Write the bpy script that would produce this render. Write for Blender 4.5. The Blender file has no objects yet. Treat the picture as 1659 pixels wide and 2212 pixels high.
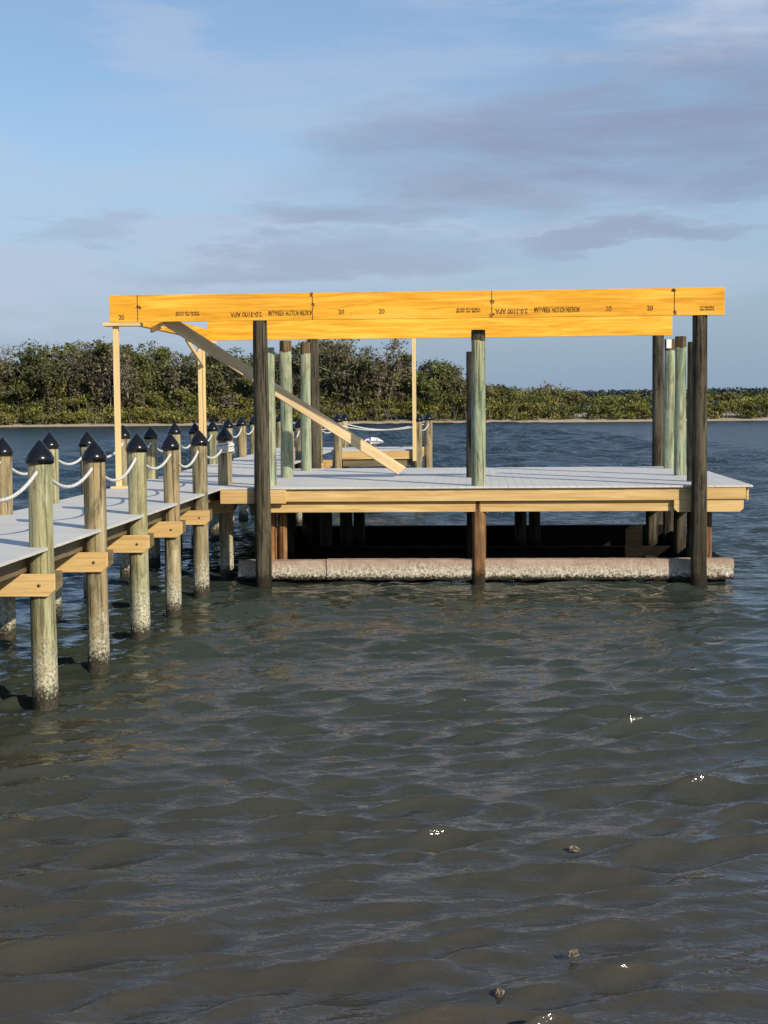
import bpy, math, random
import numpy as np
from mathutils import Vector, Matrix, noise as mnoise
random.seed(7); rng=np.random.default_rng(7)
scene=bpy.context.scene
COL=scene.collection

# ---------------------------------------------------------------- helpers
def link(o,parent=None):
    COL.objects.link(o)
    if parent is not None: o.parent=parent
    return o
def empty(name,parent=None,loc=(0,0,0),rz=0):
    o=bpy.data.objects.new(name,None); o.empty_display_size=.2
    o.location=loc; o.rotation_euler=(0,0,rz); return link(o,parent)

class NT:
    def __init__(s,name):
        s.m=bpy.data.materials.new(name); s.m.use_nodes=True
        s.t=s.m.node_tree; s.n=s.t.nodes; s.b=s.n['Principled BSDF']; s.out=s.n['Material Output']
    def add(s,typ,**kw):
        x=s.n.new(typ)
        for k,v in kw.items(): setattr(x,k,v)
        return x
    def l(s,a,b): s.t.links.new(a,b)
    def val(s,sock,v):
        if hasattr(v,'is_linked') or hasattr(v,'links'): s.l(v,sock)
        else: sock.default_value=v
    def math(s,op,a,b=0.0,c=None,clamp=False):
        x=s.add('ShaderNodeMath',operation=op,use_clamp=clamp)
        s.val(x.inputs[0],a); s.val(x.inputs[1],b)
        if c is not None: s.val(x.inputs[2],c)
        return x.outputs[0]
    def coords(s,scale,rand=True,kind='Object'):
        tc=s.add('ShaderNodeTexCoord'); v=tc.outputs[kind]
        if rand:
            oi=s.add('ShaderNodeObjectInfo'); r=s.math('MULTIPLY',oi.outputs['Random'],37.0)
            a=s.add('ShaderNodeVectorMath',operation='ADD'); s.l(v,a.inputs[0]); s.l(r,a.inputs[1]); v=a.outputs[0]
        mp=s.add('ShaderNodeMapping'); mp.inputs['Scale'].default_value=scale; s.l(v,mp.inputs['Vector'])
        return mp.outputs[0]
    def noise(s,vec,scale=1,detail=4,rough=.55,dist=0):
        x=s.add('ShaderNodeTexNoise'); s.l(vec,x.inputs['Vector'])
        x.inputs['Scale'].default_value=scale; x.inputs['Detail'].default_value=detail
        x.inputs['Roughness'].default_value=rough; x.inputs['Distortion'].default_value=dist
        return x.outputs['Fac']
    def ramp(s,fac,stops):
        x=s.add('ShaderNodeValToRGB'); e=x.color_ramp.elements
        while len(e)<len(stops): e.new(.5)
        for i,(p,c) in enumerate(stops):
            e[i].position=p
            e[i].color=(c,c,c,1) if isinstance(c,(int,float)) else (*c,1)
        s.l(fac,x.inputs[0]); return x.outputs[0]
    def mix(s,fac,a,b,mode='MIX'):
        x=s.add('ShaderNodeMix',data_type='RGBA',blend_type=mode)
        s.val(x.inputs[0],fac)
        for sock,v in ((x.inputs[6],a),(x.inputs[7],b)):
            if isinstance(v,tuple): sock.default_value=(*v,1)
            else: s.l(v,sock)
        return x.outputs[2]
    def bump(s,h,dist=.01,strength=1,prev=None):
        x=s.add('ShaderNodeBump'); x.inputs['Distance'].default_value=dist; x.inputs['Strength'].default_value=strength
        s.l(h,x.inputs['Height'])
        if prev is not None: s.l(prev,x.inputs['Normal'])
        return x.outputs[0]
    def posz(s):
        g=s.add('ShaderNodeNewGeometry'); sp=s.add('ShaderNodeSeparateXYZ'); s.l(g.outputs['Position'],sp.inputs[0]); return sp.outputs
    def fin(s,col,rough=.7,normal=None,spec=.3):
        s.val(s.b.inputs['Base Color'],col if not isinstance(col,tuple) else (*col,1))
        s.val(s.b.inputs['Roughness'],rough)
        s.b.inputs['Specular IOR Level'].default_value=spec
        if normal is not None: s.l(normal,s.b.inputs['Normal'])
        return s.m

def ax(axis,along,across):
    return tuple(along if i==axis else across for i in range(3))
def wood(name,cols,axis,knots=True,grain=20,rough=.6,dark=.5):
    m=NT(name)
    v=m.coords(ax(axis,.9,grain)); n=m.noise(v,1,6,.6,.8)
    c=m.ramp(n,[(.28,cols[0]),(.5,cols[1]),(.72,cols[2])])
    v2=m.coords(ax(axis,.5,2.2)); n2=m.noise(v2,1,3,.5,0)
    c=m.mix(m.ramp(n2,[(.35,0.0),(.7,.35)]),c,tuple(x*.7 for x in cols[0]))
    if knots:
        vo=m.add('ShaderNodeTexVoronoi'); m.l(m.coords(ax(axis,1.6,5.5)),vo.inputs['Vector'])
        k=m.ramp(vo.outputs['Distance'],[(.05,1.0),(.11,0.0)])
        c=m.mix(m.math('MULTIPLY',k,dark),c,tuple(x*.35 for x in cols[0]))
    return m.fin(c,rough,m.bump(n,.004,.6))
pine=[((.48,.28,.10)),((.67,.45,.19)),((.80,.59,.30))]
stud=[((.62,.42,.17)),((.78,.58,.28)),((.86,.68,.38))]
lvl=[((.62,.24,.012)),((.86,.43,.03)),((.95,.60,.10))]
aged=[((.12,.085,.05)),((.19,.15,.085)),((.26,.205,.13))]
PINE=[wood('pine_'+'xyz'[i],pine,i) for i in range(3)]
STUD=[wood('stud_'+'xyz'[i],stud,i,grain=30,dark=.35) for i in range(3)]
LVL=[wood('laminated_'+'xyz'[i],lvl,i,grain=13,dark=.75) for i in range(3)]
AGED=[wood('aged_'+'xyz'[i],aged,i) for i in range(3)]
BRACE=wood('brace_wood',[(.40,.28,.14),(.57,.43,.25),(.68,.54,.34)],0,grain=26)

def pile_mat(name,c0,c1,c2,barn=True,crack=.8,stain=(.30,.19,.09)):
    m=NT(name)
    v=m.coords((11,11,.8)); n=m.noise(v,1,7,.7,.7)
    c=m.ramp(n,[(.34,c0),(.5,c1),(.66,c2)])
    big=m.noise(m.coords((2.6,2.6,1.1)),1,5,.7)
    c=m.mix(m.ramp(big,[(.44,0.0),(.60,.75)]),c,stain)
    blot=m.noise(m.coords((6,6,2.0)),1,5,.75,.5)
    c=m.mix(m.ramp(blot,[(.50,0.0),(.64,.75)]),c,tuple(x*.38 for x in c1))
    ck=m.noise(m.coords((34,34,.9)),1,3,.6,.4); ckm=m.ramp(ck,[(.38,1.0),(.46,0.0)])
    c=m.mix(m.math('MULTIPLY',ckm,crack),c,tuple(x*.22 for x in c0))
    p=m.posz(); z=p[2]
    sp=m.noise(m.coords((1,1,1)),34,5,.75); s2=m.noise(m.coords((1,1,.5)),6,4,.6)
    if barn:
        e=m.math('ADD',z,m.math('MULTIPLY',m.math('SUBTRACT',s2,.5),-1.4))
        mask=m.add('ShaderNodeMapRange'); mask.inputs[1].default_value=.78; mask.inputs[2].default_value=.30
        m.l(e,mask.inputs[0]); 
        spc=m.ramp(sp,[(.38,(.10,.09,.06)),(.50,(.38,.36,.27)),(.62,(.72,.69,.58))])
        c=m.mix(m.math('MULTIPLY',mask.outputs[0],.82),c,spc)
    w=m.add('ShaderNodeMapRange'); w.inputs[1].default_value=.27; w.inputs[2].default_value=.13
    m.l(m.math('ADD',z,m.math('MULTIPLY',m.math('SUBTRACT',sp,.5),.55)),w.inputs[0])
    c=m.mix(m.math('MULTIPLY',w.outputs[0],.92),c,(.018,.015,.010))
    b=m.bump(n,.015,.7); b=m.bump(ckm,.006,.5,b); b=m.bump(sp,.008,.8,b)
    return m.fin(c,.8,b,.2)
P_WEATH=pile_mat('weathered_pile',(.14,.12,.065),(.30,.255,.15),(.48,.42,.27),stain=(.33,.24,.13))
P_GREEN=pile_mat('green_treated_pile',(.17,.165,.085),(.32,.32,.185),(.48,.48,.32),barn=True,crack=.6,stain=(.40,.34,.19))
P_FRESH=pile_mat('fresh_green_pile',(.14,.18,.11),(.27,.33,.22),(.42,.465,.345),barn=False,crack=.7,stain=(.35,.34,.22))
P_DARK=pile_mat('creosote_pile',(.024,.020,.014),(.062,.053,.037),(.145,.13,.095),barn=False,stain=(.10,.085,.055))
P_RUST=pile_mat('brown_pile',(.08,.032,.012),(.27,.13,.055),(.38,.25,.13),barn=False,stain=(.11,.075,.045))
P_HEAD=pile_mat('pile_head_wood',(.10,.06,.03),(.18,.12,.06),(.26,.18,.10),barn=False,stain=(.08,.06,.04))

m=NT('deck_board_grey')
n=m.noise(m.coords((1,1,1)),1.3,5,.6); n2=m.noise(m.coords((3,60,60)),1,3,.6)
c=m.ramp(n,[(.3,(.54,.53,.51)),(.7,(.65,.64,.62))]); c=m.mix(.2,c,m.ramp(n2,[(.3,(.42,.42,.41)),(.7,(.7,.7,.68))]))
DECK=m.fin(c,.65,m.bump(n2,.002,.5),.3)
m=NT('black_cap_plastic'); DCAP=m.fin((.006,.006,.008),.22,None,.5)
m=NT('white_rope'); wv=m.noise(m.coords((60,60,60),False),1,2); ROPE=m.fin(m.ramp(wv,[(.35,(.42,.42,.40)),(.6,(.74,.73,.70))]),.85,m.bump(wv,.006))
m=NT('black_stamp_ink'); n=m.noise(m.coords((14,14,30)),1,3); INK=m.fin(m.ramp(n,[(.42,(.06,.03,.012)),(.68,(.42,.19,.03))]),.7)
m=NT('white_tag'); TAG=m.fin((.75,.75,.72),.5)
m=NT('galvanised_bolt'); STEEL=m.fin((.25,.24,.22),.4); STEEL.node_tree.nodes['Principled BSDF'].inputs['Metallic'].default_value=.8
def conc_mat(name,k):
    m=NT(name)
    p=m.posz(); sp=m.noise(m.coords((1,1,1)),26,5,.8); lg=m.noise(m.coords((1,1,1)),2.2,5,.7)
    q=lambda *c: tuple(x*k for x in c)
    c=m.ramp(lg,[(.3,q(.34,.22,.17)),(.5,q(.50,.36,.28)),(.7,q(.60,.48,.39))])
    mr=m.add('ShaderNodeMapRange'); mr.inputs[1].default_value=.35; mr.inputs[2].default_value=.20
    m.l(m.math('ADD',p[2],m.math('MULTIPLY',m.math('SUBTRACT',lg,.5),.35)),mr.inputs[0])
    c=m.mix(mr.outputs[0],c,m.ramp(sp,[(.36,q(.18,.15,.11)),(.48,q(.52,.46,.36)),(.62,q(.84,.78,.67))]))
    mr=m.add('ShaderNodeMapRange'); mr.inputs[1].default_value=.16; mr.inputs[2].default_value=.10
    m.l(m.math('ADD',p[2],m.math('MULTIPLY',m.math('SUBTRACT',sp,.5),.25)),mr.inputs[0])
    c=m.mix(mr.outputs[0],c,(.03,.025,.018))
    return m.fin(c,.9,m.bump(sp,.025,.9),.15)
CONC=conc_mat('barnacled_concrete',.92)
m=NT('shade_dark_wall'); n=m.noise(m.coords((1,1,4)),5,5,.7); SHADE_WALL=m.fin(m.ramp(n,[(.3,(.006,.005,.004)),(.7,(.020,.017,.012))]),.85,m.bump(n,.02),.1)  # under-deck shade put into the near-black colour of the wall beams

def mesh_obj(name,verts,faces,mat,parent=None,loc=(0,0,0),smooth=False):
    me=bpy.data.meshes.new(name); me.from_pydata(verts,[],faces); me.update()
    if mat: me.materials.append(mat)
    if smooth:
        for p in me.polygons: p.use_smooth=True
    o=bpy.data.objects.new(name,me); o.location=loc; return link(o,parent)
BF=[(0,3,2,1),(4,5,6,7),(0,1,5,4),(1,2,6,5),(2,3,7,6),(3,0,4,7)]
def box(name,s0,s1,t0,t1,z0,z1,mats,parent,bev=.006):
    d=(s1-s0,t1-t0,z1-z0); cx=((s0+s1)/2,(t0+t1)/2,(z0+z1)/2)
    a,b,c=[q/2 for q in d]
    V=[(-a,-b,-c),(a,-b,-c),(a,b,-c),(-a,b,-c),(-a,-b,c),(a,-b,c),(a,b,c),(-a,b,c)]
    mat=mats[int(np.argmax(d))] if isinstance(mats,list) else mats
    o=mesh_obj(name,V,BF,mat,parent,cx)
    if bev:
        bm=o.modifiers.new('bevel','BEVEL'); bm.width=min(bev,min(d)*.2); bm.segments=2
    return o
def beam(name,p0,p1,w,h,mat,parent,cut=0):
    p0=Vector(p0);p1=Vector(p1); L=(p1-p0).length
    a,b,c=L/2,w/2,h/2
    V=[(-a,-b,-c),(a-cut,-b,-c),(a-cut,b,-c),(-a,b,-c),(-a,-b,c),(a,-b,c),(a,b,c),(-a,b,c)]
    o=mesh_obj(name,V,BF,mat,parent,(p0+p1)/2)
    o.rotation_mode='QUATERNION'; o.rotation_quaternion=(p1-p0).to_track_quat('X','Z')
    bm=o.modifiers.new('bevel','BEVEL'); bm.width=.004; bm.segments=2
    return o
def lathe(name,prof,mat,parent,loc,n=22,wob=0,smooth=True,lean=(0,0)):
    V=[];F=[]; sd=random.random()*100
    for i,(r,z) in enumerate(prof):
        for k in range(n):
            a=2*math.pi*k/n
            rr=r*(1+wob*mnoise.noise(Vector((math.cos(a)*1.3,math.sin(a)*1.3,z*.7+sd)))) if r>0 else 0
            V.append((rr*math.cos(a)+lean[0]*z,rr*math.sin(a)+lean[1]*z,z))
    for i in range(len(prof)-1):
        for k in range(n):
            k2=(k+1)%n; F.append((i*n+k,i*n+k2,(i+1)*n+k2,(i+1)*n+k))
    F.append(tuple(range((len(prof)-1)*n,len(prof)*n)))
    o=mesh_obj(name,V,F,mat,parent,loc,smooth); return o
def pile(name,s,t,top,r,mat,parent,cap=False,lean=None,bot=-1.0,taper=.06):
    if lean is None: lean=(random.uniform(-.007,.007),random.uniform(-.006,.006))
    N=14; prof=[(r*(1+taper/2-taper*i/N),bot+(top-bot)*i/N) for i in range(N+1)]
    prof+= [(r*.93,top+.006)]
    o=lathe(name,prof,mat,parent,(s,t,0),24,.12,True,lean)
    md=o.modifiers.new('edge','EDGE_SPLIT'); md.split_angle=math.radians(50)
    if cap:
        q=r*1.10
        cp=lathe(name+'_cap',[(q*.98,top-.055),(q*1.03,top-.05),(q*1.05,top+.005),(q*1.0,top+.02),(q*.9,top+.05),(q*.45,top+.125),(q*.12,top+.175),(0.004,top+.182)],DCAP,parent,(s,t,0),24,0,True,lean)
    return o

# ---------------------------------------------------------------- camera
H=3.05; th=4.16
cam=bpy.data.cameras.new('camera'); co=bpy.data.objects.new('camera',cam); link(co)
cam.sensor_fit='VERTICAL'; cam.sensor_height=36; cam.sensor_width=27; cam.lens=36*3300/2212
cam.clip_start=.1; cam.clip_end=9000
R=Matrix.Rotation(math.radians(90-th),4,'X')@Matrix.Rotation(math.radians(-.5),4,'Z')
co.matrix_world=Matrix.Translation((0,0,H))@R
scene.camera=co

# ---------------------------------------------------------------- light
EL=27;AZ=40
sun=bpy.data.lights.new('sun','SUN'); sun.energy=5.0; sun.angle=math.radians(.5); sun.color=(1,.89,.69)
so=bpy.data.objects.new('sun',sun); link(so); so.location=(20,-30,30)
Ld=Vector((-math.sin(math.radians(AZ))*math.cos(math.radians(EL)),math.cos(math.radians(AZ))*math.cos(math.radians(EL)),-math.sin(math.radians(EL))))
so.rotation_mode='QUATERNION'; so.rotation_quaternion=Ld.to_track_quat('-Z','Y')
w=bpy.data.worlds.new('World'); scene.world=w; w.use_nodes=True
try: w.cycles.sampling_method='MANUAL'; w.cycles.sample_map_resolution=256
except Exception: pass
nt=w.node_tree; nt.nodes.clear()
def wn(t,**k):
    x=nt.nodes.new(t)
    for a,b in k.items(): setattr(x,a,b)
    return x
def wl(a,b): nt.links.new(a,b)
def wm(op,a,b=0,clamp=False):
    x=wn('ShaderNodeMath',operation=op,use_clamp=clamp)
    for i,v in enumerate((a,b)):
        if hasattr(v,'links'): wl(v,x.inputs[i])
        else: x.inputs[i].default_value=v
    return x.outputs[0]
def wr(v,a,b,c=0.,d=1.,smooth=True):
    x=wn('ShaderNodeMapRange',interpolation_type='SMOOTHSTEP' if smooth else 'LINEAR'); wl(v,x.inputs[0])
    for i,q in enumerate((a,b,c,d)): x.inputs[i+1].default_value=q
    return x.outputs[0]
def wmix(f,a,b):
    x=wn('ShaderNodeMix',data_type='RGBA')
    if hasattr(f,'links'): wl(f,x.inputs[0])
    else: x.inputs[0].default_value=f
    for s_,v in ((x.inputs[6],a),(x.inputs[7],b)):
        if isinstance(v,tuple): s_.default_value=(*v,1)
        else: wl(v,s_)
    return x.outputs[2]
sky=wn('ShaderNodeTexSky',sky_type='NISHITA'); sky.sun_disc=False
sky.sun_elevation=math.radians(EL); sky.sun_rotation=math.radians(180-AZ); sky.air_density=1.0; sky.dust_density=.5; sky.ozone_density=2.0
bg=wn('ShaderNodeBackground'); bg.inputs['Strength'].default_value=.127
ow=wn('ShaderNodeOutputWorld'); wl(bg.outputs[0],ow.inputs[0])
tc=wn('ShaderNodeTexCoord'); sp=wn('ShaderNodeSeparateXYZ'); wl(tc.outputs['Generated'],sp.inputs[0])
el=sp.outputs[2]
az=wm('ARCTAN2',sp.outputs[0],sp.outputs[1])
cb=wn('ShaderNodeCombineXYZ'); wl(az,cb.inputs[0]); wl(wm('MULTIPLY',el,2.2),cb.inputs[1])
def cn(scale,sc3,detail,rough,dist,loc=(0,0,0),outp='Fac'):
    mp=wn('ShaderNodeMapping'); mp.inputs['Scale'].default_value=sc3; mp.inputs['Location'].default_value=loc; wl(cb.outputs[0],mp.inputs[0])
    mp.inputs['Rotation'].default_value=(0,0,math.radians(-8))
    n=wn('ShaderNodeTexNoise'); n.inputs['Scale'].default_value=scale; n.inputs['Detail'].default_value=detail; n.inputs['Roughness'].default_value=rough; n.inputs['Distortion'].default_value=dist
    wl(mp.outputs[0],n.inputs['Vector']); return n.outputs[outp]
wsep=wn('ShaderNodeSeparateColor'); wl(cn(8,(1,2,1),5,.65,0,outp='Color'),wsep.inputs[0])
wob1=wm('SUBTRACT',wsep.outputs[0],.5); wob2=wm('SUBTRACT',wsep.outputs[1],.5)
wisp=cn(5,(1,3.0,1),6,.62,.4)
uu=wm('ADD',az,wm('MULTIPLY',wob1,.16)); vv=wm('ADD',el,wm('MULTIPLY',wob2,.065))
def blob(u,v,ru,rv,tilt,amp):
    du=wm('SUBTRACT',uu,u); dv=wm('SUBTRACT',wm('SUBTRACT',vv,v),wm('MULTIPLY',du,tilt))
    a=wm('DIVIDE',du,ru); b=wm('DIVIDE',dv,rv)
    r=wm('ADD',wm('MULTIPLY',a,a),wm('MULTIPLY',b,b))
    return wm('MULTIPLY',wr(r,1.15,0.0),amp)
def total(bl):
    x=None
    for b_ in bl:
        f=blob(*b_); x=f if x is None else wm('MAXIMUM',x,f)
    return x
dk=total([(.16,.170,.24,.055,.12,.95),(.26,.141,.10,.016,.05,.8),(.00,.120,.12,.014,.06,.75),(.15,.107,.08,.012,.05,.65),(-.03,.092,.16,.014,.05,.5),(-.19,.113,.05,.010,0,.35),(-.19,.262,.06,.012,0,.4),
          (.9,.2,.5,.08,.05,.8),(-.9,.16,.5,.07,.05,.8),(.2,.45,.7,.10,.1,.7)])
lt=total([(.19,.245,.20,.050,.05,1.),(.0,.190,.20,.045,.1,.45),(-.20,.145,.15,.030,.03,.5),(-.04,.105,.3,.05,.05,.7),(-.12,.215,.10,.025,-.3,.45),(-.22,.065,.24,.055,.0,.9),(.12,.078,.2,.02,.02,.5),
          (.8,.3,.5,.08,.1,.8),(-.8,.3,.5,.08,.1,.8),(0,.6,.8,.12,.1,.6)])
hz=wr(el,.17,-.02)
base=wmix(.35,sky.outputs[0],(1.75,3.0,5.3))
base=wmix(wm('MULTIPLY',hz,.92),base,(1.95,2.75,3.95))
col=wmix(wm('MULTIPLY',lt,wr(wisp,.30,.60),True),base,(3.8,4.45,5.7))
col=wmix(wm('MULTIPLY',dk,wr(wisp,.24,.60,.25,.90),True),col,(2.1,2.5,3.55))
wl(col,bg.inputs[0])
scene.view_settings.view_transform='Standard'; scene.view_settings.look='None'; scene.view_settings.exposure=0

# ---------------------------------------------------------------- water
xd=list(np.arange(-9,9.01,.04)); x=9.04; st=.05; ext=[]
while x<4000: ext.append(x); st*=1.07; x+=st
xs=np.array([-e for e in ext[::-1]]+xd+ext)
ys=[4.0]
while ys[-1]<4500:
    y=ys[-1]; d=max(.032,.0032*y) if y<215 else .08*y
    ys.append(y+d)
ys=np.array([-60,-20,-5,1,3]+ys)
X,Y=np.meshgrid(xs,ys); dxs=np.gradient(xs); dys=np.gradient(ys)
SP=np.maximum(dxs[None,:],dys[:,None])
X0=X.astype(np.float64);Y0=Y.astype(np.float64)
Z=np.zeros_like(X0);DX=np.zeros_like(X0);DY=np.zeros_like(X0)
base_a=math.atan2(-.90,.34)
warp=.5*np.sin(.31*X0+.17*Y0)+.6*np.sin(.13*X0-.37*Y0+1.3)+.35*np.sin(.7*X0+.45*Y0+2)
amod=.5+.5*np.sin(.52*X0-.33*Y0+.7+warp)*np.sin(.29*X0+.43*Y0+warp)
farf=np.clip((Y0-28)/40,0,1)
def addw(lam,a,ang,ph,wp,Q,mod=1.0):
    k=2*math.pi/lam; cx,cy=math.cos(ang),math.sin(ang)
    P=k*(cx*X0+cy*Y0)+ph+wp*warp
    W=np.clip((lam/SP-2.5)/3,0,1)*a*mod
    global Z,DX,DY
    Z+=W*np.cos(P); DX-=Q*W*cx*np.sin(P); DY-=Q*W*cy*np.sin(P)
sw=(.40+.75*amod)*np.clip((20-Y0)/10,.3,1)
for lam,a in ((1.15,.020),(.86,.008)):
    addw(lam,a,base_a+rng.normal(0,.08),rng.uniform(0,6),1.5,1.1,sw)
pat=.55+.9*(.5+.5*np.sin(.9*X0+.6*Y0+2*warp)*np.sin(.5*X0-1.1*Y0+1.7*warp))
for i in range(110):
    lam=.13*(.75/.13)**(rng.random()**.9)
    addw(lam,lam*(.0080 if lam<.45 else .0068)*rng.uniform(.4,1.5),base_a+rng.normal(0,.36),rng.uniform(0,6.28),rng.normal(0,1.2),.75,pat)
for i in range(26):
    lam=rng.uniform(1.1,4.0)
    addw(lam,lam*.011*rng.uniform(.4,1.5),base_a+rng.normal(0,.5),rng.uniform(0,6.28),rng.normal(0,1.2),.8,farf)
V=np.stack([X0+DX,Y0+DY,Z],-1).reshape(-1,3).astype(np.float32)
ny,nx=X0.shape; idx=np.arange(ny*nx).reshape(ny,nx)
F=np.stack([idx[:-1,:-1],idx[:-1,1:],idx[1:,1:],idx[1:,:-1]],-1).reshape(-1,4)
def np_mesh(name,V,F,mat,k,smooth=False,cols=None):
    me=bpy.data.meshes.new(name); me.vertices.add(len(V)); me.vertices.foreach_set('co',V.astype(np.float32).ravel())
    me.loops.add(F.size); me.loops.foreach_set('vertex_index',F.astype(np.int32).ravel())
    me.polygons.add(len(F)); me.polygons.foreach_set('loop_start',np.arange(0,F.size,k,dtype=np.int32))
    me.polygons.foreach_set('loop_total',np.full(len(F),k,dtype=np.int32))
    if smooth: me.polygons.foreach_set('use_smooth',np.ones(len(F),dtype=bool))
    me.update(calc_edges=True)
    if cols is not None:
        at=me.color_attributes.new('tint','FLOAT_COLOR','POINT'); at.data.foreach_set('color',cols.astype(np.float32).ravel())
    me.materials.append(mat)
    o=bpy.data.objects.new(name,me); return link(o)
m=NT('bay_water')
p=m.posz()
mp=m.add('ShaderNodeMapping'); mp.inputs['Rotation'].default_value=(0,0,math.radians(-20)); mp.inputs['Scale'].default_value=(.45,1,1)
g=m.add('ShaderNodeNewGeometry'); m.l(g.outputs['Position'],mp.inputs[0])
n1=m.noise(mp.outputs[0],10.5,3,.55,.3)
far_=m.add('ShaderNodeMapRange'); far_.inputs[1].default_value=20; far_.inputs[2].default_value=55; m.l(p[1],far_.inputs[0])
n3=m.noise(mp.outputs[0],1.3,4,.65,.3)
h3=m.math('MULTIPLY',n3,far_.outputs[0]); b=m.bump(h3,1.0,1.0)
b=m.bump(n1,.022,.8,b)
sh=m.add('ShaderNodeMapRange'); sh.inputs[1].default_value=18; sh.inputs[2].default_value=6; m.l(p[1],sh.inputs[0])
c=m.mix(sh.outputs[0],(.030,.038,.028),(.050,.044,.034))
c=m.mix(far_.outputs[0],c,(.012,.028,.042))  # dark blue reflection of the higher sky put into the distant base colour
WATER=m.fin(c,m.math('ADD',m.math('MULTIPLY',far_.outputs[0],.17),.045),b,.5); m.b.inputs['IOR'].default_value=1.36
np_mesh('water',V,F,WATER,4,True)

# ---------------------------------------------------------------- ground: near beach + bed in one sheet
m=NT('beach_sand'); n=m.noise(m.coords((1,1,1),False),2.5,6,.7); n2=m.noise(m.coords((1,1,1),False),40,3,.7)
SAND=m.fin(m.mix(.4,m.ramp(n,[(.3,(.36,.29,.20)),(.7,(.54,.46,.34))]),m.ramp(n2,[(.3,(.25,.2,.14)),(.7,(.6,.53,.42))])),.95,m.bump(n2,.02),.1)
gx=np.concatenate([np.linspace(-4500,-90,12),np.linspace(-84,84,57),np.linspace(90,4500,12)])
gy=np.concatenate([np.linspace(-400,-8,8),np.linspace(-6,10,33),np.linspace(14,196,10),np.linspace(200,225,26),np.linspace(230,4600,14)])
GX,GY=np.meshgrid(gx,gy)
near=np.clip((4.0-GY)/4.5,0,1)*1.6-.15*np.ones_like(GY)
near=np.where(GY>4,-.15-np.clip((GY-4)*.12,0,1.3),near)
jit=np.array([mnoise.noise(Vector((a*.12,b*.2,0))) for a,b in zip(GX.ravel(),GY.ravel())]).reshape(GX.shape)
far=np.clip((GY-204.5-1.2*jit)/4,-1,1)*.55+np.clip((GY-210)/30,0,1)*.5
far=far*np.clip((300-GY)/60,0,1)-1.4*np.clip((GY-260)/40,0,1)
GZ=np.where(GY<150,near,far)+.05*jit
GV=np.stack([GX,GY,GZ],-1).reshape(-1,3); n_y,n_x=GX.shape; idg=np.arange(n_y*n_x).reshape(n_y,n_x)
GF=np.stack([idg[:-1,:-1],idg[:-1,1:],idg[1:,1:],idg[1:,:-1]],-1).reshape(-1,4)
np_mesh('ground',GV,GF,SAND,4,True)

# ---------------------------------------------------------------- mangroves
PX=[-200,-90,-70,-52,-47,-40.7,-31,-23.8,-14.4,-4.4,1.3,4.4,10.7,17,23,52,80,200]
PH=[8,9,10,10.6,11.5,10.6,11.2,10.0,11.0,11.4,10.5,8.3,6.2,4.9,4.2,4.3,4.8,5]
def hgt(x): return float(np.interp(x,PX,PH))
leafV=[];leafC=[]
def clump(c,rad,n,size,tint,flat=1.0):
    u=rng.normal(size=(n,3)); u/=np.linalg.norm(u,axis=1)[:,None]
    r=rng.random(n)**(.45)
    P=np.array(c)+u*r[:,None]*np.array(rad)
    P=P[P[:,2]>.35]; n=len(P)
    if n==0: return
    A=rng.normal(size=(n,3)); A/=np.linalg.norm(A,axis=1)[:,None]
    B=np.cross(A,rng.normal(size=(n,3))); B/=np.linalg.norm(B,axis=1)[:,None]
    s=size*rng.uniform(.5,1.4,n)[:,None]
    leafV.append(np.stack([P+A*s,P-A*s*.6+B*s*.7,P-A*s*.6-B*s*.7],1).reshape(-1,3))
    k=rng.uniform(.7,1.3,n)[:,None]*np.array(tint)
    leafC.append(np.repeat(np.concatenate([k,np.ones((n,1))],1),3,axis=0))
stV=[];stF=[]
def stick(a,b,r0,r1):
    a=np.array(a,float);b=np.array(b,float); d=b-a; L=np.linalg.norm(d)
    if L<1e-4:return
    d/=L; u=np.cross(d,[.3,.9,.1]); u/=np.linalg.norm(u); v=np.cross(d,u); i=len(stV)
    for p_,r in ((a,r0),(b,r1)):
        for k in range(3):
            an=k*2.094; stV.append(p_+r*(u*math.cos(an)+v*math.sin(an)))
    for k in range(3): stF.append((i+k,i+(k+1)%3,i+3+(k+1)%3,i+3+k))
def grow(p,d,L,r,dep,tips=None):
    q=p+d*L; stick(p,q,r,r*.65)
    if tips is not None: tips.append(q)
    if dep==0: return
    for _ in range(random.choice((2,3,3))):
        nd=d+rng.normal(size=3)*.5+np.array([0,0,.12]); nd/=np.linalg.norm(nd)
        grow(q,nd,L*random.uniform(.6,.85),r*.66,dep-1,tips)
x=-88
while x<30:
    for row in range(3):
        h=hgt(x)*random.uniform(.66,1.14)
        if h<4.4 : continue
        yy=209+row*4+random.uniform(-1.5,1.5); xx=x+random.uniform(-1.5,1.5)
        base_=np.array([xx,yy,.4]); tips=[]
        dry=random.random()
        grow(base_,np.array([random.uniform(-.12,.12),0,1.0]),h*.31,.17,4,tips)
        tint=(.135,.115,.070) if dry<.42 else ((.070,.074,.030) if dry<.7 else (.105,.115,.036))
        dens=.40 if dry<.42 else 1.0
        for q in tips:
            if q[2]>h+.4: continue
            if random.random()<(.5 if dry<.42 else .85):
                rr=random.uniform(.45,1.15)
                f=random.uniform(.65,1.35)
                clump(q,(rr*1.2,rr*1.2,rr*.75),int(28*dens),.20,tuple(t*f for t in tint))
        for _ in range(9):
            f=random.uniform(.45,1.1)
            clump((xx+random.uniform(-2,2),yy+random.uniform(-1,1),random.uniform(1.5,h*.78)),(1.6,1.4,1.2),60,.25,tuple(t*f for t in tint))
    x+=2.2
x=-88
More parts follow.
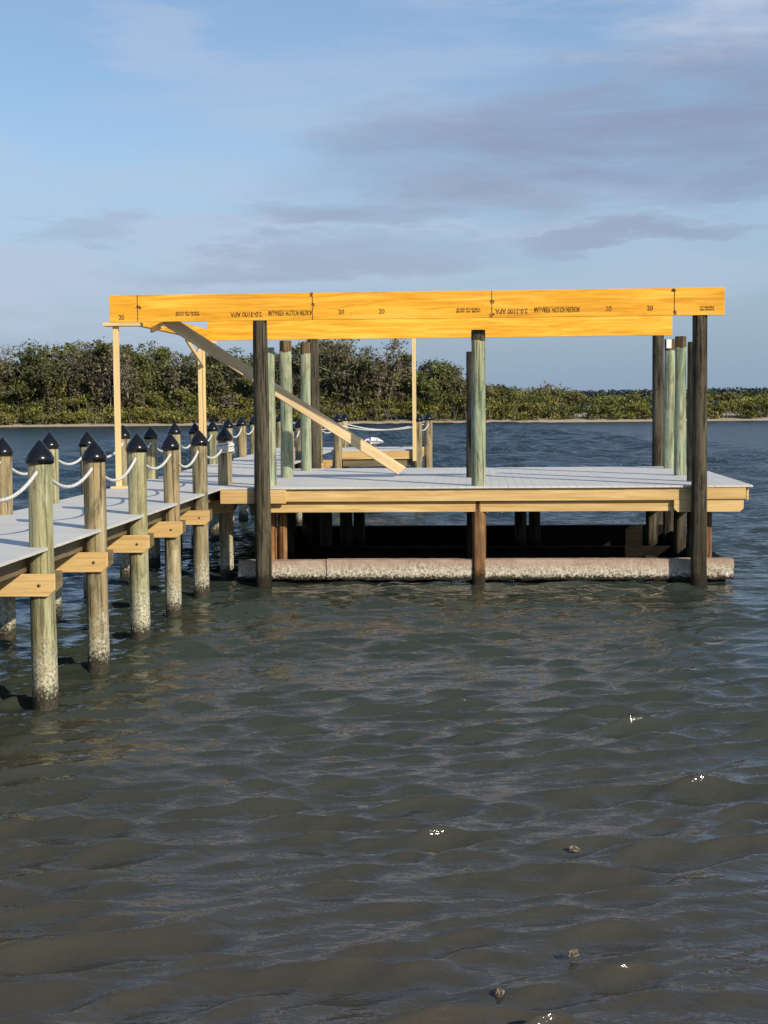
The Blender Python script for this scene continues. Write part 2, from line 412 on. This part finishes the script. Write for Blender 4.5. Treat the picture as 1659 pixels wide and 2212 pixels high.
while x<88:
    left=max(0,min(1,(14-x)/20))
    for row in range(3):
        hh=hgt(x)*(1-left)+ (3.6+row*1.4)*left
        hh*=random.uniform(.66,1.05)
        xx=x+random.uniform(-.8,.8); yy=206.5+row*1.8+random.uniform(-.6,.6)
        if row==0: hh*=.72
        tint=random.choice([(.175,.18,.036),(.145,.155,.032),(.21,.195,.050),(.10,.115,.032),(.16,.15,.055)])
        for _ in range(6):
            rr=random.uniform(.5,1.0); f=random.uniform(.55,1.25)
            clump((xx+random.uniform(-1.3,1.3),yy+random.uniform(-.6,.6),.5+(hh-.9)*random.random()**.6),(rr*1.25,rr,rr*.72),85,.15,tuple(t*f for t in tint))
        for _ in range(3):
            a=np.array([xx,yy-.3,.25]); stick(a,a+np.array([random.uniform(-.8,.8),random.uniform(-.3,.3),hh*random.uniform(.5,1.0)]),.035,.015)
    x+=1.35
LV=np.concatenate(leafV);LC=np.concatenate(leafC); LF=np.arange(len(LV)).reshape(-1,3)
m=NT('mangrove_foliage'); at=m.add('ShaderNodeAttribute',attribute_name='tint'); LEAF=m.fin(at.outputs['Color'],.7,None,.25)
m=NT('grey_bark'); n=m.noise(m.coords((1,1,1),False),.6,3); BARK=m.fin(m.ramp(n,[(.3,(.14,.12,.095)),(.7,(.36,.31,.26))]),.9)
th_=np_mesh('mangrove_thicket',LV,LF,LEAF,3,False,LC)
br=np_mesh('branches',np.array(stV),np.array(stF),BARK,4); br.parent=th_
# far mainland treeline
leafV=[];leafC=[]
x=-900
while x<900:
    hh=13+3*mnoise.noise(Vector((x*.01,0,0)))+1.5*mnoise.noise(Vector((x*.05,3,0)))
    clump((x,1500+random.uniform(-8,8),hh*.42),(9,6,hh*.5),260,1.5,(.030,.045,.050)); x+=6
LV=np.concatenate(leafV);LC=np.concatenate(leafC)
np_mesh('distant_treeline',LV,np.arange(len(LV)).reshape(-1,3),LEAF,3,False,LC)

# ---------------------------------------------------------------- pier
A=math.radians(-3.55)
pier=empty('wooden_pier',rz=A); dock=empty('boat_dock',rz=A); frame=empty('boathouse_frame',rz=A)
ZD=1.63
def planks(name,s0,s1,t0,t1,alongs,parent,wd=.14,gap=.003,over=.0):
    V=[];F=[]
    a,b=(t0,t1) if alongs else (s0,s1); q=a
    while q<b-.02:
        e=min(q+wd-gap,b); j=random.uniform(-.004,.004); zt=ZD+random.uniform(-.001,.001)
        if alongs: u0,u1,v0,v1=s0+j,s1+j,q,e
        else: u0,u1,v0,v1=q,e,t0+j,t1+j
        i=len(V); V+=[(u0,v0,ZD-.032),(u1,v0,ZD-.032),(u1,v1,ZD-.032),(u0,v1,ZD-.032),(u0,v0,zt),(u1,v0,zt),(u1,v1,zt),(u0,v1,zt)]
        F+=[tuple(i+k for k in f) for f in BF]; q+=wd
    return mesh_obj(name,V,F,DECK,parent)
planks('walkway_boards',-6.17,-4.27,1.0,44.5,True,pier)
tr=[1.6,3.9,6.1,8.3,10.5,12.75,14.96,17.12,19.33,21.5,23.7,26.15,35.0,37.2,39.4,41.6]
tl=[1.6,3.9,6.1,8.3,10.5,12.75,14.96,17.12,19.33,21.5,23.7,26.15,28.4,30.6,32.8,35.0,37.2,39.4,41.6,43.8]
tops={}
for i,t in enumerate(tr):
    tp=2.46+random.uniform(-.03,.03)
    if abs(t-14.96)<.1: tp=2.51
    mt=P_GREEN if i in (6,8) else P_WEATH
    pile('pile_r%d'%i,-4.36,t,tp,.123 if i!=9 else .112,mt,pier,True); tops[('r',i)]=tp
for i,t in enumerate(tl):
    tp=2.46+random.uniform(-.03,.04)
    pile('pile_l%d'%i,-6.12,t,tp,.12,P_WEATH if i%3 else P_GREEN,pier,True); tops[('l',i)]=tp
ends=[(-4.1,44.4),(-4.1,47.0),(-1.75,44.4),(-1.52,47.0),(-6.12,47.0)]
for i,(s,t) in enumerate(ends): pile('pile_e%d'%i,s,t,2.5,.125,P_WEATH,pier,True)
# stringers, cross beams
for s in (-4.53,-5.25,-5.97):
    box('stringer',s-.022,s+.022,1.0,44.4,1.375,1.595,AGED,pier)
def crossbeam(s0,s1,t,z0,z1,parent,side=-1,mat=None,ch=.07):
    th2=.022
    pts=[(s0+ch,z0),(s1-ch,z0),(s1,z0+ch*.9),(s1,z1),(s0,z1),(s0,z0+ch*.9)]
    cx=(s0+s1)/2; cz=(z0+z1)/2; n=len(pts)
    V=[(a-cx,-th2,b-cz) for a,b in pts]+[(a-cx,th2,b-cz) for a,b in pts]
    F=[tuple(range(n)),tuple(range(2*n-1,n-1,-1))]+[(k,k+n,(k+1)%n+n,(k+1)%n) for k in range(n)]
    o=mesh_obj('cross_beam',V,F,mat or PINE[0],parent,(cx,t,cz)); bm=o.modifiers.new('b','BEVEL'); bm.width=.004
    return o
for t in sorted(set(tl+tr)):
    s1=-4.19; 
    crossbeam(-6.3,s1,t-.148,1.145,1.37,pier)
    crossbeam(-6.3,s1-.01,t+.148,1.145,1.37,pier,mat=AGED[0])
    for s in (-4.36,-6.12):
        if s==-4.36 and t not in tr: continue
        o=lathe('bolt',[(.016,0),(.016,.014),(.010,.018)],STEEL,pier,(s+.02,t-.17,1.26),8); o.rotation_euler=(math.radians(90),0,0)
# end platform
planks('end_platform_boards',-6.2,-1.66,44.52,47.3,True,pier)
box('platform_fascia',-4.0,-1.85,44.40,44.44,1.36,1.594,PINE,pier); box('platform_beam',-3.95,-1.9,44.46,44.5,1.15,1.355,AGED,pier)
box('platform_fascia_side',-1.70,-1.66,44.45,47.2,1.36,1.594,PINE,pier)
box('platform_back_beam',-4.0,-1.7,46.8,46.9,1.2,1.59,AGED,pier)
box('tall_stud',-1.90,-1.79,44.28,44.37,1.30,4.98,STUD,pier)
# ropes
cu=bpy.data.curves.new('safety_rope','CURVE'); cu.dimensions='3D'; cu.bevel_depth=.019; cu.bevel_resolution=3
def rope(a,b,sag):
    sp=cu.splines.new('POLY'); N=16; sp.points.add(N)
    for i in range(N+1):
        f=i/N; p=[a[k]*(1-f)+b[k]*f for k in range(3)]; p[2]-=sag*4*f*(1-f)
        sp.points[i].co=(*p,1)
def run(s,ts,key,skip=()):
    for i in range(len(ts)-1):
        if ts[i+1]-ts[i]>3: continue
        rope((s,ts[i]+.02,tops[(key,i)]-.10),(s,ts[i+1]-.02,tops[(key,i+1)]-.10),random.uniform(.19,.25))
run(-4.36,tr,'r'); run(-6.12,tl,'l')
rope((-4.1,44.4,2.36),(-1.75,44.4,2.36),.16); rope((-1.75,44.4,2.36),(-1.52,47,2.36),.2); rope((-6.12,47,2.36),(-4.1,47,2.36),.2); rope((-4.1,47,2.36),(-1.52,47,2.36),.2)
rope((-4.36,41.6,2.36),(-4.1,44.4,2.36),.2)
ro=bpy.data.objects.new('safety_rope',cu); cu.materials.append(ROPE); link(ro,pier)
cu=bpy.data.curves.new('rope_coil','CURVE'); cu.dimensions='3D'; cu.bevel_depth=.019; cu.bevel_resolution=3
sp_=cu.splines.new('POLY'); N=160; sp_.points.add(N)
for i in range(N+1):
    a=i/N*5*2*math.pi; r=.137+.012*math.sin(i*.9)
    sp_.points[i].co=(-4.36+r*math.cos(a),26.15+r*math.sin(a),2.18+.16*i/N+.012*math.sin(a*1.3),1)
rc=bpy.data.objects.new('rope_coil',cu); cu.materials.append(ROPE); link(rc,pier)

# ---------------------------------------------------------------- boat dock platform
planks('deck_boards',-4.262,4.47,25.20,32.3,False,dock,wd=.14)
box('front_fascia',-4.22,4.25,25.255,25.30,1.385,1.596,PINE,dock)
box('front_fascia_left',-4.3,-3.2,25.21,25.25,1.36,1.592,PINE,dock)
box('front_fascia_right',3.70,4.36,25.215,25.252,1.40,1.592,PINE,dock)
box('front_girder',-3.5,3.55,25.34,25.41,1.20,1.383,AGED and PINE,dock)
crossbeam(3.2,4.33,25.27,1.19,1.382,dock,ch=.06)
box('right_fascia',4.38,4.42,25.3,32.2,1.38,1.592,PINE,dock)
box('rear_fascia',-4.2,4.4,32.2,32.25,1.38,1.592,PINE,dock)
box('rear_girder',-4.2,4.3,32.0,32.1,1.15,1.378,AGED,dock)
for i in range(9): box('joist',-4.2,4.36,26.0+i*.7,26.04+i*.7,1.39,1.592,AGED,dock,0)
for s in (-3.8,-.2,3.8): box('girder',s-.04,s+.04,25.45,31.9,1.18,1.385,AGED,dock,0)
# concrete retaining beam
def concrete(name,s0,s1,t0,t1,z0,z1):
    N=int((s1-s0)/.06); V=[];F=[]; 
    ring=[]
    K=6
    for k in range(K): ring.append((0,k/K))
    for k in range(4): ring.append((k/4,1))
    for k in range(K): ring.append((1,1-k/K))
    for k in range(4): ring.append((1-k/4,0))
    M=len(ring); cx=((s0+s1)/2,(t0+t1)/2,0)
    for i in range(N+1):
        s=s0+(s1-s0)*i/N
        for a,b in ring:
            p=Vector((s,t0+(t1-t0)*a,z0+(z1-z0)*b)); n=mnoise.noise_vector(p*9)*.010*(1.5-b)+mnoise.noise_vector(p*30)*.016*(1.15-b)
            q=p+n-Vector(cx); V.append(tuple(q))
    for i in range(N):
        for k in range(M): F.append((i*M+k,(i+1)*M+k,(i+1)*M+(k+1)%M,i*M+(k+1)%M))
    F.append(tuple(range(M))); F.append(tuple(reversed(range(N*M,(N+1)*M))))
    return mesh_obj(name,V,F,CONC,dock,cx)
concrete('concrete_beam',-2.55,4.2,25.40,25.65,.06,.395)
concrete('concrete_beam_end',-4.05,-2.56,25.42,25.66,.07,.38)
box('rear_wall_beam',-3.9,4.2,31.75,31.95,-.3,.44,SHADE_WALL,dock)
box('side_wall_beam',-4.0,-3.8,25.7,31.7,-.3,.36,SHADE_WALL,dock)
box('side_wall_beam',3.9,4.12,25.7,31.7,-.3,.36,SHADE_WALL,dock)
box('inner_wall_beam',-3.75,3.85,29.6,29.8,-.3,.20,SHADE_WALL,dock)
# deck piles (new green posts standing above deck)
def gpost(s,t,top,r,mat=P_FRESH,capm=None,ch=.20):
    ln=(random.uniform(-.003,.003),random.uniform(-.003,.003))
    pile('post_upper',s,t,top-ch,r,mat,dock,bot=1.55,taper=.05,lean=ln)
    if capm: pile('post_head',s,t,top,r*.96,capm,dock,bot=top-ch-.01,taper=0,lean=ln)
    pile('post_lower',s,t,1.56,r*1.02,P_RUST if t<26 else P_DARK,dock,bot=-1,lean=ln)
gpost(0.0,25.45,4.20,.115,P_FRESH,P_DARK,.17)
gpost(-.10,28.2,4.13,.11,P_DARK)
gpost(3.72,28.5,4.18,.108,P_FRESH,P_HEAD,.20)
gpost(3.87,31.4,4.24,.108,P_FRESH,P_HEAD,.22)
gpost(3.68,26.4,4.20,.11,P_DARK)
gpost(-3.59,28.5,4.18,.115,P_FRESH,P_HEAD,.20)
gpost(-3.54,31.3,4.25,.105,P_FRESH,P_HEAD,.22)
gpost(-3.53,25.80,4.16,.10,P_FRESH)
box('tag',3.80,3.90,31.27,31.285,4.06,4.24,TAG,dock,0)
for s,t in ((-2.7,31),(-2.45,31.3),(.85,31.2),(1.15,31.5),(3.5,31.1),(-4.0,28.6),(-3.9,31.4),(4.0,31.8),(-3.4,31.6),(-3.0,29.9)):
    pile('deck_pile',s,t,1.37,.12,P_DARK,dock)
pile('deck_pile',-3.33,25.80,1.38,.08,P_RUST,dock); pile('deck_pile',3.80,25.75,1.38,.10,P_RUST,dock)

# ---------------------------------------------------------------- boathouse frame
for s,t in ((-3.57,25.1),(3.59,25.12)):
    pile('front_pile',s,t,4.378,.128,P_DARK,frame,bot=-1.2,taper=.18,lean=(-.001,0))
pile('rear_pile',-3.51,32.85,4.378,.125,P_DARK,frame,taper=.1); pile('rear_pile',3.83,32.85,4.378,.125,P_DARK,frame,taper=.1)
box('front_header',-6.05,3.96,24.99,25.035,4.38,4.82,LVL,frame,.004)
box('front_header_inner',-6.04,3.95,25.04,25.085,4.381,4.818,LVL,frame,.004)
box('rear_header',-5.80,4.10,32.76,32.86,4.38,4.82,LVL,frame,.004)
box('side_header',-5.82,-5.72,25.09,32.75,4.36,4.60,LVL,frame,.004)
box('bearing_plate',-6.17,-5.55,24.98,25.25,4.318,4.376,STUD,frame)
box('corner_stud',-6.02,-5.93,25.05,25.14,ZD+.04,4.316,STUD,frame)
box('corner_stud_foot',-6.10,-5.75,25.0,25.2,ZD+.003,ZD+.04,STUD,frame)
box('rear_stud',-5.98,-5.89,32.5,32.6,ZD+.003,4.378,STUD,frame); box('rear_stud_b',-5.88,-5.83,32.5,32.6,ZD+.003,4.20,STUD,frame)
box('rear_plate',-5.99,-5.6,32.45,32.74,4.30,4.357,STUD,frame)
box('tag',-5.92,-5.80,32.42,32.445,4.36,4.62,TAG,frame,0)
beam('knee_brace',(-5.86,30.6,4.33),(-5.86,32.5,3.85),.04,.09,STUD[0],frame)
beam('blocking',(-5.7,26.6,4.32),(-5.2,25.1,4.33),.04,.09,STUD[0],frame)
beam('diagonal_brace',(-5.18,25.2,4.44),(-1.40,28.55,ZD+.09),.04,.20,BRACE,frame,cut=.10)
for s in (-5.58,-2.69,.23,3.16):
    box('joint',s-.006,s+.006,24.986,24.99-.0005,4.385,4.815,INK,frame,0)
    for k in range(3):
        lathe('stain',[(random.uniform(.015,.035),0),(.012,.002)],INK,frame,(s+random.uniform(-.02,.02),24.9885,4.41+random.choice((.0,.2,.37))+random.uniform(0,.03)),9,.9).rotation_euler=(math.radians(90),0,0)
def text(s,z,body,size,xs,flip):
    c=bpy.data.curves.new('stamp','FONT'); c.body=body; c.size=size; c.align_x='CENTER'; c.align_y='CENTER'; c.offset=.0015; c.extrude=.0005
    o=bpy.data.objects.new('stamp',c); c.materials.append(INK); o.location=(s,24.986,z)
    o.rotation_euler=(math.radians(90),math.radians(180) if flip else 0,0); o.scale=(xs,1,1); link(o,frame)
for d in (0,4.33):
    text(-3.78+d,4.485,'2.0-3100 APA',.115,.80,True)
    text(-3.05+d,4.50,'NORDEN HOLLOW, FERRA-LAM',.12,.42,True)
    for s in (-2.22,-1.56): text(s+d,4.50,'20',.11,.9,False)
    text(-4.75 if d==0 else -.15,4.505,'2.0-3100  APA  2.0-3100\n3100 APA 2.0  3100 20',.04,1.0,True)
text(-5.85,4.455,'20',.11,.9,False); text(3.68,4.49,'2.0-3100 APA\n3100 APA 2.0',.04,1.0,True)

# ---------------------------------------------------------------- white bird
bird=empty('white_ibis',loc=(0,0,0),rz=0)
c_,s_=math.cos(A),math.sin(A); bs,bt=-3.08,45.0
bird.location=(bs*c_-bt*s_*1.0,bs*s_+bt*c_,ZD); bird.rotation_euler=(0,0,A); bird.scale=(1.2,1.2,1.2)
m=NT('white_feathers'); FE=m.fin((.80,.79,.75),.8); m=NT('pink_bill'); BI=m.fin((.5,.2,.12),.5); m=NT('black_feathers'); BK=m.fin((.03,.03,.03),.7)
def skin(name,pts,edges,mat,sub=2):
    me=bpy.data.meshes.new(name); me.from_pydata([p[:3] for p in pts],edges,[]); me.materials.append(mat)
    o=bpy.data.objects.new(name,me); link(o,bird)
    md=o.modifiers.new('skin','SKIN'); md.use_smooth_shade=True
    if not me.skin_vertices:
        bpy.context.view_layer.objects.active=o
        bpy.ops.object.select_all(action='DESELECT'); o.select_set(True); bpy.ops.mesh.customdata_skin_add()
    for i,p in enumerate(pts): 
        sv=me.skin_vertices[0].data[i]; sv.radius=(p[3],p[3]); sv.use_root=(i==0)
    s2=o.modifiers.new('sub','SUBSURF'); s2.levels=sub; s2.render_levels=sub
    return o
skin('body',[(.02,0,.20,.085),(.10,0,.205,.07),(.19,0,.19,.04),(.25,0,.175,.016),(-.06,0,.21,.070),(-.11,0,.225,.04),(-.155,0,.24,.026),(-.19,0,.225,.024),(-.215,0,.20,.026),(-.235,0,.185,.019)],[(0,1),(1,2),(2,3),(0,4),(4,5),(5,6),(6,7),(7,8),(8,9)],FE)
skin('bill',[(-.235,0,.185,.009),(-.265,0,.155,.007),(-.285,0,.115,.005),(-.29,0,.085,.003)],[(0,1),(1,2),(2,3)],BI,1)
for k,y in enumerate((-.03,.03)):
    skin('leg_%d'%k,[(.01+.03*k,y,.15,.014),(.03+.03*k,y,.085,.007),(.015+.03*k,y,.01,.007),(-.02+.03*k,y,.006,.005)],[(0,1),(1,2),(2,3)],BI,1)
skin('wing_tip',[(.17,.0,.195,.014),(.24,0,.175,.008)],[(0,1)],BK,1)

# ---------------------------------------------------------------- shells poking from the shallows
m=NT('shell_crust'); n=m.noise(m.coords((1,1,1)),45,4,.7); SHELL=m.fin(m.ramp(n,[(.4,(.05,.04,.025)),(.6,(.28,.23,.16))]),.8,m.bump(n,.01))
for k,(x,y,sc) in enumerate(((1.27,10.15,.022),(1.02,8.2,.022),(.57,7.65,.024))):
    V=[];F=[]; n=14; L=[(.9,-.9),(1.0,-.2),(.85,.2),(.5,.42),(.15,.5)]
    for j,(rr,zz) in enumerate(L):
        for q in range(n):
            a=2*math.pi*q/n; d=mnoise.noise(Vector((math.cos(a)*1.5,math.sin(a)*1.5,j*.8+x*9)))
            r=rr*(1+.55*d)
            V.append((r*sc*1.7*math.cos(a),r*sc*math.sin(a),(zz+.5*d)*sc))
    for j in range(len(L)-1):
        for q in range(n): F.append((j*n+q,j*n+(q+1)%n,(j+1)*n+(q+1)%n,(j+1)*n+q))
    F.append(tuple(range((len(L)-1)*n,len(L)*n)))
    o=mesh_obj('oyster_shell',V,F,SHELL,None,(x,y,.020)); o.rotation_euler=(0,.15,k*.7)
